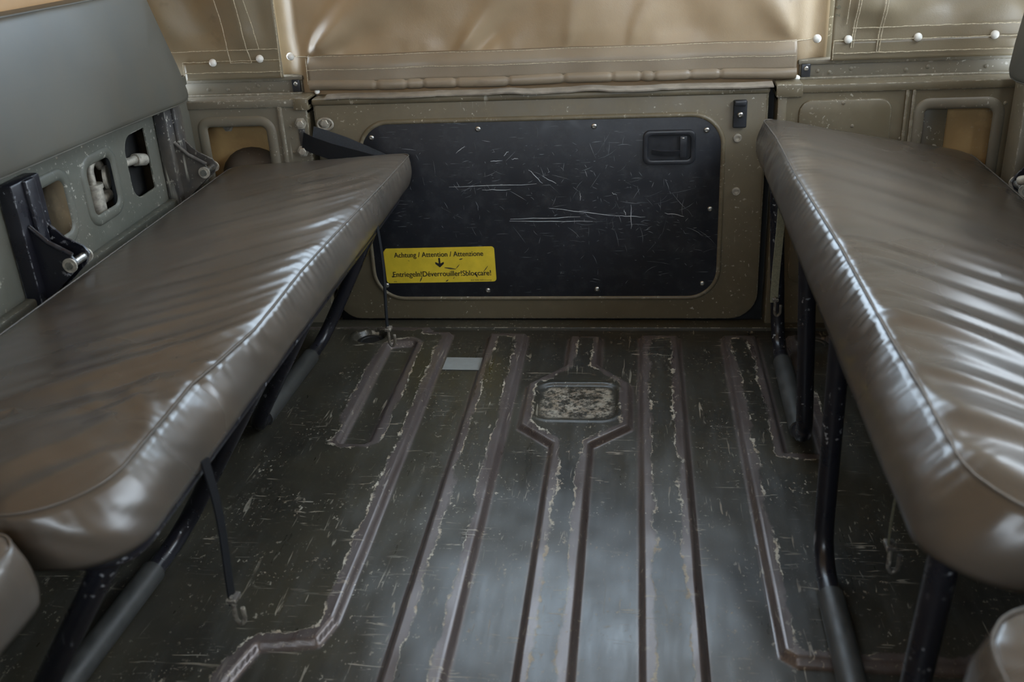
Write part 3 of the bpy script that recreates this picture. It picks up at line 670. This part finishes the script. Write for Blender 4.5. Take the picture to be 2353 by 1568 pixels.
# ================================================================== CUSHIONS
def cushion(name, fx, back, yf, yn, rf, rn, zt, thick, parent, sgn, wr, mat=vinyl, N=900, RINGS=34, crown=.014, gather=.0034, bot=None, phase=0.0, seed=0, ybot=0.0):
    """seat pad. fx(y): x of the front seam; back: x of the back edge; yf, yn: far and near end; zt(x, y): seam height;
       sgn = +1 when the front edge faces +x"""
    x1 = .5; L = yf - yn
    # rounded outline in unit coordinates: a = 0 (back) .. 1 (front), y
    wid = abs(fx((yf + yn) / 2) - back)
    def outline(rF, rN, grow=0.0):
        pts = []; a0, a1, b0, b1 = 0.0, wid, yn, yf
        def arc(cx, cy, r, s):
            n = max(3, int(18 * r / .06))
            for i in range(n + 1): q = math.radians(s + 90 * i / n); pts.append((cx + r * math.cos(q), cy + r * math.sin(q)))
        arc(a1 - rF, b1 - rF, rF, 0); arc(a0 + .02, b1 - .02, .02, 90); arc(a0 + .03, b0 + .03, .03, 180); arc(a1 - rN, b0 + rN, rN, 270)
        P = [Vector(p) for p in pts]; P.append(P[0]); d = [0]
        for p, q in zip(P, P[1:]): d.append(d[-1] + (q - p).length)
        out = []; j = 0
        for i in range(N):
            t = d[-1] * i / N
            while d[j + 1] < t: j += 1
            k = (t - d[j]) / max(1e-9, d[j + 1] - d[j]); out.append(P[j].lerp(P[j + 1], k))
        return out
    top = outline(rf, rn); low = outline(rf * .7, rn * .75)
    def w2(a, y, lowp=False):
        xf = fx(y) if not (lowp and bot is not None) else bot
        return back + (xf - back) * (a / wid)
    v = []; f = []; KS = 9
    cen = Vector((wid / 2, (yf + yn) / 2))
    for k in range(KS + 1):
        t = k / KS
        for i in range(N):
            p, q = low[i], top[i]; x = w2(q.x, q.y) * t + w2(p.x, p.y, True) * (1 - t); y = q.y * t + (p.y + ybot) * (1 - t)
            tg = top[(i + 1) % N] - top[i - 1]; nn = Vector((tg.y, -tg.x)).normalized()
            z = zt(x, y) - thick * (1 - t)
            o = .007 * math.sin(math.pi * min(1, t * 1.02)) ** .8
            s_ = i / N * (2 * (wid + L))
            g = gather * .8 * math.exp(-(1 - t) / .20) * nz(s_ * 75 + seed, 3.1, seed) * (1.6 if t < .99 else .2)
            g += .003 * nz(s_ * 14, t * 1.2, seed + 5) * math.sin(math.pi * t) + .0022 * nz(s_ * 34 + t * 2.5, 0, seed + 9) * math.sin(math.pi * t)
            o += g
            v.append((x + sgn * nn.x * o, y + nn.y * o, z + .002 * nz(s_ * 11, 7, seed) * (1 - t)))
    spine_a = wid / 2; h = wid / 2
    for k in range(1, RINGS + 1):
        t = (k / RINGS) ** 1.35
        for i in range(N):
            p = top[i]; c = Vector((spine_a, min(yf - h, max(yn + h, p.y)))); q = p.lerp(c, t)
            x = w2(q.x, q.y); y = q.y; d = (q - p).length
            cr = crown * (1 - math.exp(-d / .022)) * .5 + crown * .9 * (1 - math.exp(-d / .09)) - .0012 * math.exp(-(d / .004) ** 2)
            s_ = i / N * (2 * (wid + L)); ga = gather * .35 * math.exp(-d / .025) * nz(s_ * 75 + seed, 3.1, seed) * (1 - math.exp(-d / .004))
            v.append((x, y, zt(x, y) + cr + ga + wr(x, y, d)))
    for k in range(KS + RINGS):
        for i in range(N): f.append((k * N + i, k * N + (i + 1) % N, (k + 1) * N + (i + 1) % N, (k + 1) * N + i))
    f.append(tuple(range(N)))
    o = mesh(name, v, f, mat, parent)
    sp = [Vector(v[KS * N + i]) + Vector((0, 0, .0008)) for i in range(N)]
    tube('seam_piping', sp, [.0013 + .0005 * nz(i * .9, seed) for i in range(N)], vinyl_p, o, 6, 0, True)
    return o
def ip(tab):
    ys = [a for a, b in tab]; xs = [b for a, b in tab]
    return lambda y: float(np.interp(y, ys[::-1], xs[::-1]))
def wr_left(x, y, d):
    u = -.27 - x                                                   # distance from the front edge
    q = (y + .72 * u + .09 * (1 - math.exp(-max(0, u) / .045))) * .85 + .012 * nz(x * 6, y * 5, 3)
    env = math.exp(-((u - .05) / .19) ** 2) * min(1, d / .03) * float(sm(-.10, -.3, y))
    r = nz(q * 24, x * 2.2, 1.7) * .0046 + nz(q * 50, x * 3.5, 5.2) * .0020
    big = nz(x * 5, y * 4, 8) * .003
    e2 = math.exp(-(((x + .33) / .09) ** 2 + ((y + 1.10) / .12) ** 2))   # crumpled near corner
    return r * env + big * min(1, d / .05) + e2 * (nz(x * 28 + y * 20, y * 22 - x * 9, 2) * .0045) * min(1, d / .012)
def wr_right(x, y, d):
    u = x - .45
    q = (y + .75 * u) * .85 + .010 * nz(x * 6, y * 5, 13)
    env = (.22 + float(sm(-.6, -.95, y)) * 1.0) * math.exp(-((u - .12) / .19) ** 2) * min(1, d / .02)
    r = nz(q * 22, x * 2.0, 21.7) * .0075 + nz(q * 45, x * 3.0, 15.2) * .0024
    return r * env + nz(x * 5, y * 4, 28) * .0025 * min(1, d / .05)
TUBE = .0135
def bench(loc, label): return empty('bench_seat', loc, label, 'bench', 'folding bench seats')
# ---- left rear bench
bl = bench((-.45, -.69, 0), 'long brown vinyl bench with loose hook straps beside the yellow sticker')
fxL = ip([(-.03, -.256), (-.265, -.262), (-.4, -.268), (-.56, -.275), (-.7, -.279), (-.82, -.276), (-.91, -.275), (-1.0, -.286), (-1.06, -.296), (-1.13, -.294), (-1.32, -.292)])
ztL = lambda x, y: .401 - .045 * max(0, (-.262 - x) / .38) ** 1.0 * .5
cushion('cushion', fxL, -.645, -.045, -1.312, .02, .085, ztL, .064, bl, 1, wr_left, bot=-.264, seed=1)
fz = .326
frame_pts = [(-.60, -.075, fz), (-.285, -.075, fz), (-.285, -1.28, fz), (-.60, -1.28, fz)]
fr_l = tube('frame', frame_pts, TUBE, black, bl, 14, .04)
sheet('seat_board', rrect(-.63, -.275, -1.30, -.055, .03), [], .006, lambda a, b, h: (a, b, .334 + h * .3 - .002), rubber, bl)
def uleg(parent, ya, yb, xt, xf, zt, xt2=None, xf2=None, zs=TUBE + .0115, sl=None, r=TUBE):
    xt2 = xt if xt2 is None else xt2; xf2 = xf if xf2 is None else xf2
    o = tube('leg', [(xt, ya, zt), (xf, ya, zs), (xf2, yb, zs), (xt2, yb, zt)], r, black, parent, 16, .07)
    a, b = sl or (ya - .085, yb + .06); k = lambda y: xf + (xf2 - xf) * (y - ya) / (yb - ya)
    tube('foot_sleeve', [(k(a), a, zs), (k(b), b, zs)], r + .004, sleeve, o, 16)
    return o
uleg(bl, -.135, -.54, -.30, -.463, .33, -.30, -.478)
uleg(bl, -.84, -1.27, -.29, -.480, .33, -.30, -.50)
for y in (-.335, -.74): tube('cross_bar', [(-.285, y, fz), (-.60, y, fz)], .010, black, bl, 12)
def hook_strap(parent, x, y, z0, z1, label, mat, w=.011, wd=(.25, 1, 0)):
    st = ribbon('strap', [(x + .002 * math.sin(t * 5), y + .004 * math.sin(t * 3.2), z0 + (z1 - z0) * t) for t in [i / 10 for i in range(11)]], w, mat, parent, .0022, wd)
    tube('hook', [(x, y - .004, z1 + .012), (x, y - .004, z1 - .022), (x + .005, y - .004, z1 - .029), (x + .011, y - .004, z1 - .022), (x + .011, y - .004, z1 - .004)], .0028, blackdust, st, 8, .006)
    box('buckle', (x - .006, y - .009, z1 + .004), (x + .006, y + .009, z1 + .010), blackdust, st, .0015)
    return st
hook_strap(bl, -.262, -1.132, .345, .150, '', webbing, .012)
hook_strap(bl, -.262, -.338, .345, .135, '', webbing, .008)
# ---- right rear bench
br = bench((.60, -.69, 0), 'long brown vinyl bench beside the door lock catch with glossy creases')
fxR = ip([(-.03, .440), (-.2, .449), (-.43, .450), (-.58, .456), (-.75, .463), (-.93, .465), (-1.05, .467), (-1.13, .470), (-1.3, .470)])
ztR = lambda x, y: .4555 - .20 * max(0, x - .45) - .010 * float(sm(-.2, -1.2, y))
cushion('cushion', fxR, .835, -.05, -1.338, .025, .085, ztR, .070, br, -1, wr_right, bot=.434, seed=2, gather=.0044)
zf2 = .366
tube('frame', [(.79, -.085, .325), (.458, -.085, zf2), (.458, -1.285, zf2), (.79, -1.285, .325)], TUBE, black, br, 14, .04)
sheet('seat_board', rrect(.45, .81, -1.30, -.07, .03), [], .006, lambda a, b, h: (a, b, ztR(a, b) - .077 + h), rubber, br)
uleg(br, -.150, -.555, .462, .484, .37, .458, .477)
uleg(br, -.845, -1.27, .455, .458, .37, .47, .452)
tube('brace', [(.50, -1.25, .36), (.70, -.90, .03)], .008, black, br, 12)
hook_strap(br, .487, -1.05, .37, .190, '', olweb, .011)
hook_strap(br, .470, -.173, .395, .125, '', olweb_l, .015, (1, .2, 0))
# ---- front bench cushions, only their rear ends in view
bl2 = bench((-.45, -1.55, 0), 'short brown vinyl bench pad ahead of the long bench with hook straps')
cushion('cushion', lambda y: -.330, -.645, -1.345, -1.74, .030, .06, lambda x, y: .398, .066, bl2, 1, lambda x, y, d: nz(x * 7, y * 7, 5) * .003 * min(1, d / .03), bot=-.324, seed=3, N=300, RINGS=18)
uleg(bl2, -1.42, -1.68, -.36, -.47, .335)
br2 = bench((.60, -1.58, 0), 'short brown vinyl bench pad ahead of the long glossy creased bench')
cushion('cushion', lambda y: .432, .82, -1.43, -1.74, .06, .06, lambda x, y: .43 - .1 * max(0, x - .45), .066, br2, -1, lambda x, y, d: nz(y * 30, x * 6, 5) * .003 * min(1, d / .03), bot=.425, seed=4, N=300, RINGS=18, gather=.003)
uleg(br2, -1.50, -1.68, .46, .47, .365)

# ================================================================== BACKRESTS
def backrest(name, outline, fn, thick, label, seed):
    """padded slab: outline in (y, z), fn maps (y, z, depth) to the world"""
    N = 300; P = [Vector(p) for p in outline]; P.append(P[0]); d = [0]
    for p, q in zip(P, P[1:]): d.append(d[-1] + (q - p).length)
    O = []; j = 0
    for i in range(N):
        t = d[-1] * i / N
        while d[j + 1] < t: j += 1
        O.append(P[j].lerp(P[j + 1], (t - d[j]) / max(1e-9, d[j + 1] - d[j])))
    ys = [p.x for p in O]; zs = [p.y for p in O]; zc = (min(zs) + max(zs)) / 2; h = (max(zs) - min(zs)) / 2; v = []; f = []
    prof = [(0, 0), (0, .3), (0, .6), (0, .85), (.002, .96), (.006, 1.0)] + [(t, 1.0) for t in (.012, .02, .03, .045, .06, .08, .1)]
    for dd, t in prof:
        for p in O:
            c = Vector((min(max(ys) - h, max(min(ys) + h, p.x)), zc)); u = c - p; q = p + u.normalized() * min(dd, u.length * .98)
            puff = thick * t + (.006 * (1 - math.exp(-dd / .03)) if t == 1 else 0) + (.002 * nz(q.x * 9, q.y * 2, seed) if t == 1 else 0)
            v.append(fn(q.x, q.y, puff))
    K = len(prof)
    for k in range(K - 1):
        for i in range(N): f.append((k * N + i, k * N + (i + 1) % N, (k + 1) * N + (i + 1) % N, (k + 1) * N + i))
    f.append(tuple(range(N))); f.append(tuple(range((K - 1) * N, K * N)))
    e = empty('backrest', fn(min(ys) * .5 + max(ys) * .5, min(zs), 0), label, 'backrest', 'padded backrests')
    o = mesh('pad', v, f, vinyl_b, e, True, 60)
    tube('edge_piping', [v[4 * N + i] for i in range(N)], .0016, vinyl_b, o, 6, 0, True)
    return e
oL = rrect(-1.5, -.10, .54, .75, .001)
oL = [(-.175, .750), (-1.5, .775), (-1.5, .575)] + [(-.75, .553), (-.40, .543), (-.16, .5335), (-.118, .534), (-.108, .540), (-.106, .550), (-.118, .60)]
bkL = backrest('backrest', oL, lambda y, z, h: (-.725 - .10 * (z - .54) + h, y, z), .048, 'long grey green padded backrest above the openings of the side panel', 3)
oR = [(-.165, .76), (-1.5, .775), (-1.5, .575), (-.75, .560), (-.30, .548), (-.20, .5415), (-.165, .543), (-.152, .555), (-.150, .60)]
bkR = backrest('backrest', oR, lambda y, z, h: (.89 + .10 * (z - .54) - h, y, z), .048, 'grey green padded backrest beside the canvas flap with double seams', 8)
box('hanger', (-.797, -.55, .56), (-.727, -.50, .70), greygreen, bkL, .004); box('hanger', (.892, -.55, .56), (.930, -.50, .70), greygreen, bkR, .004)

# ---- right hinge bracket with its tie arm
bR = bracket(-.275, .385, 1, 'black hinge bracket with grey tie arm behind the right bench', black)
tube('tie_arm', [(.838, -.305, .400), (.845, -.33, .41), (.895, -.40, .45), (.92, -.44, .468)], .008, zinc, bR, 12)

# ================================================================== silver tape on floor
tp_ = sheet('tape_patch', [(-.190, -.2295), (-.113, -.2315), (-.1135, -.175), (-.190, -.1735)], [], .0008, lambda a, b, h: (a, b, .0012 + h), tape)
tag(tp_, 'small silver tape patch stuck on the dark ribbed floor', 'tape')
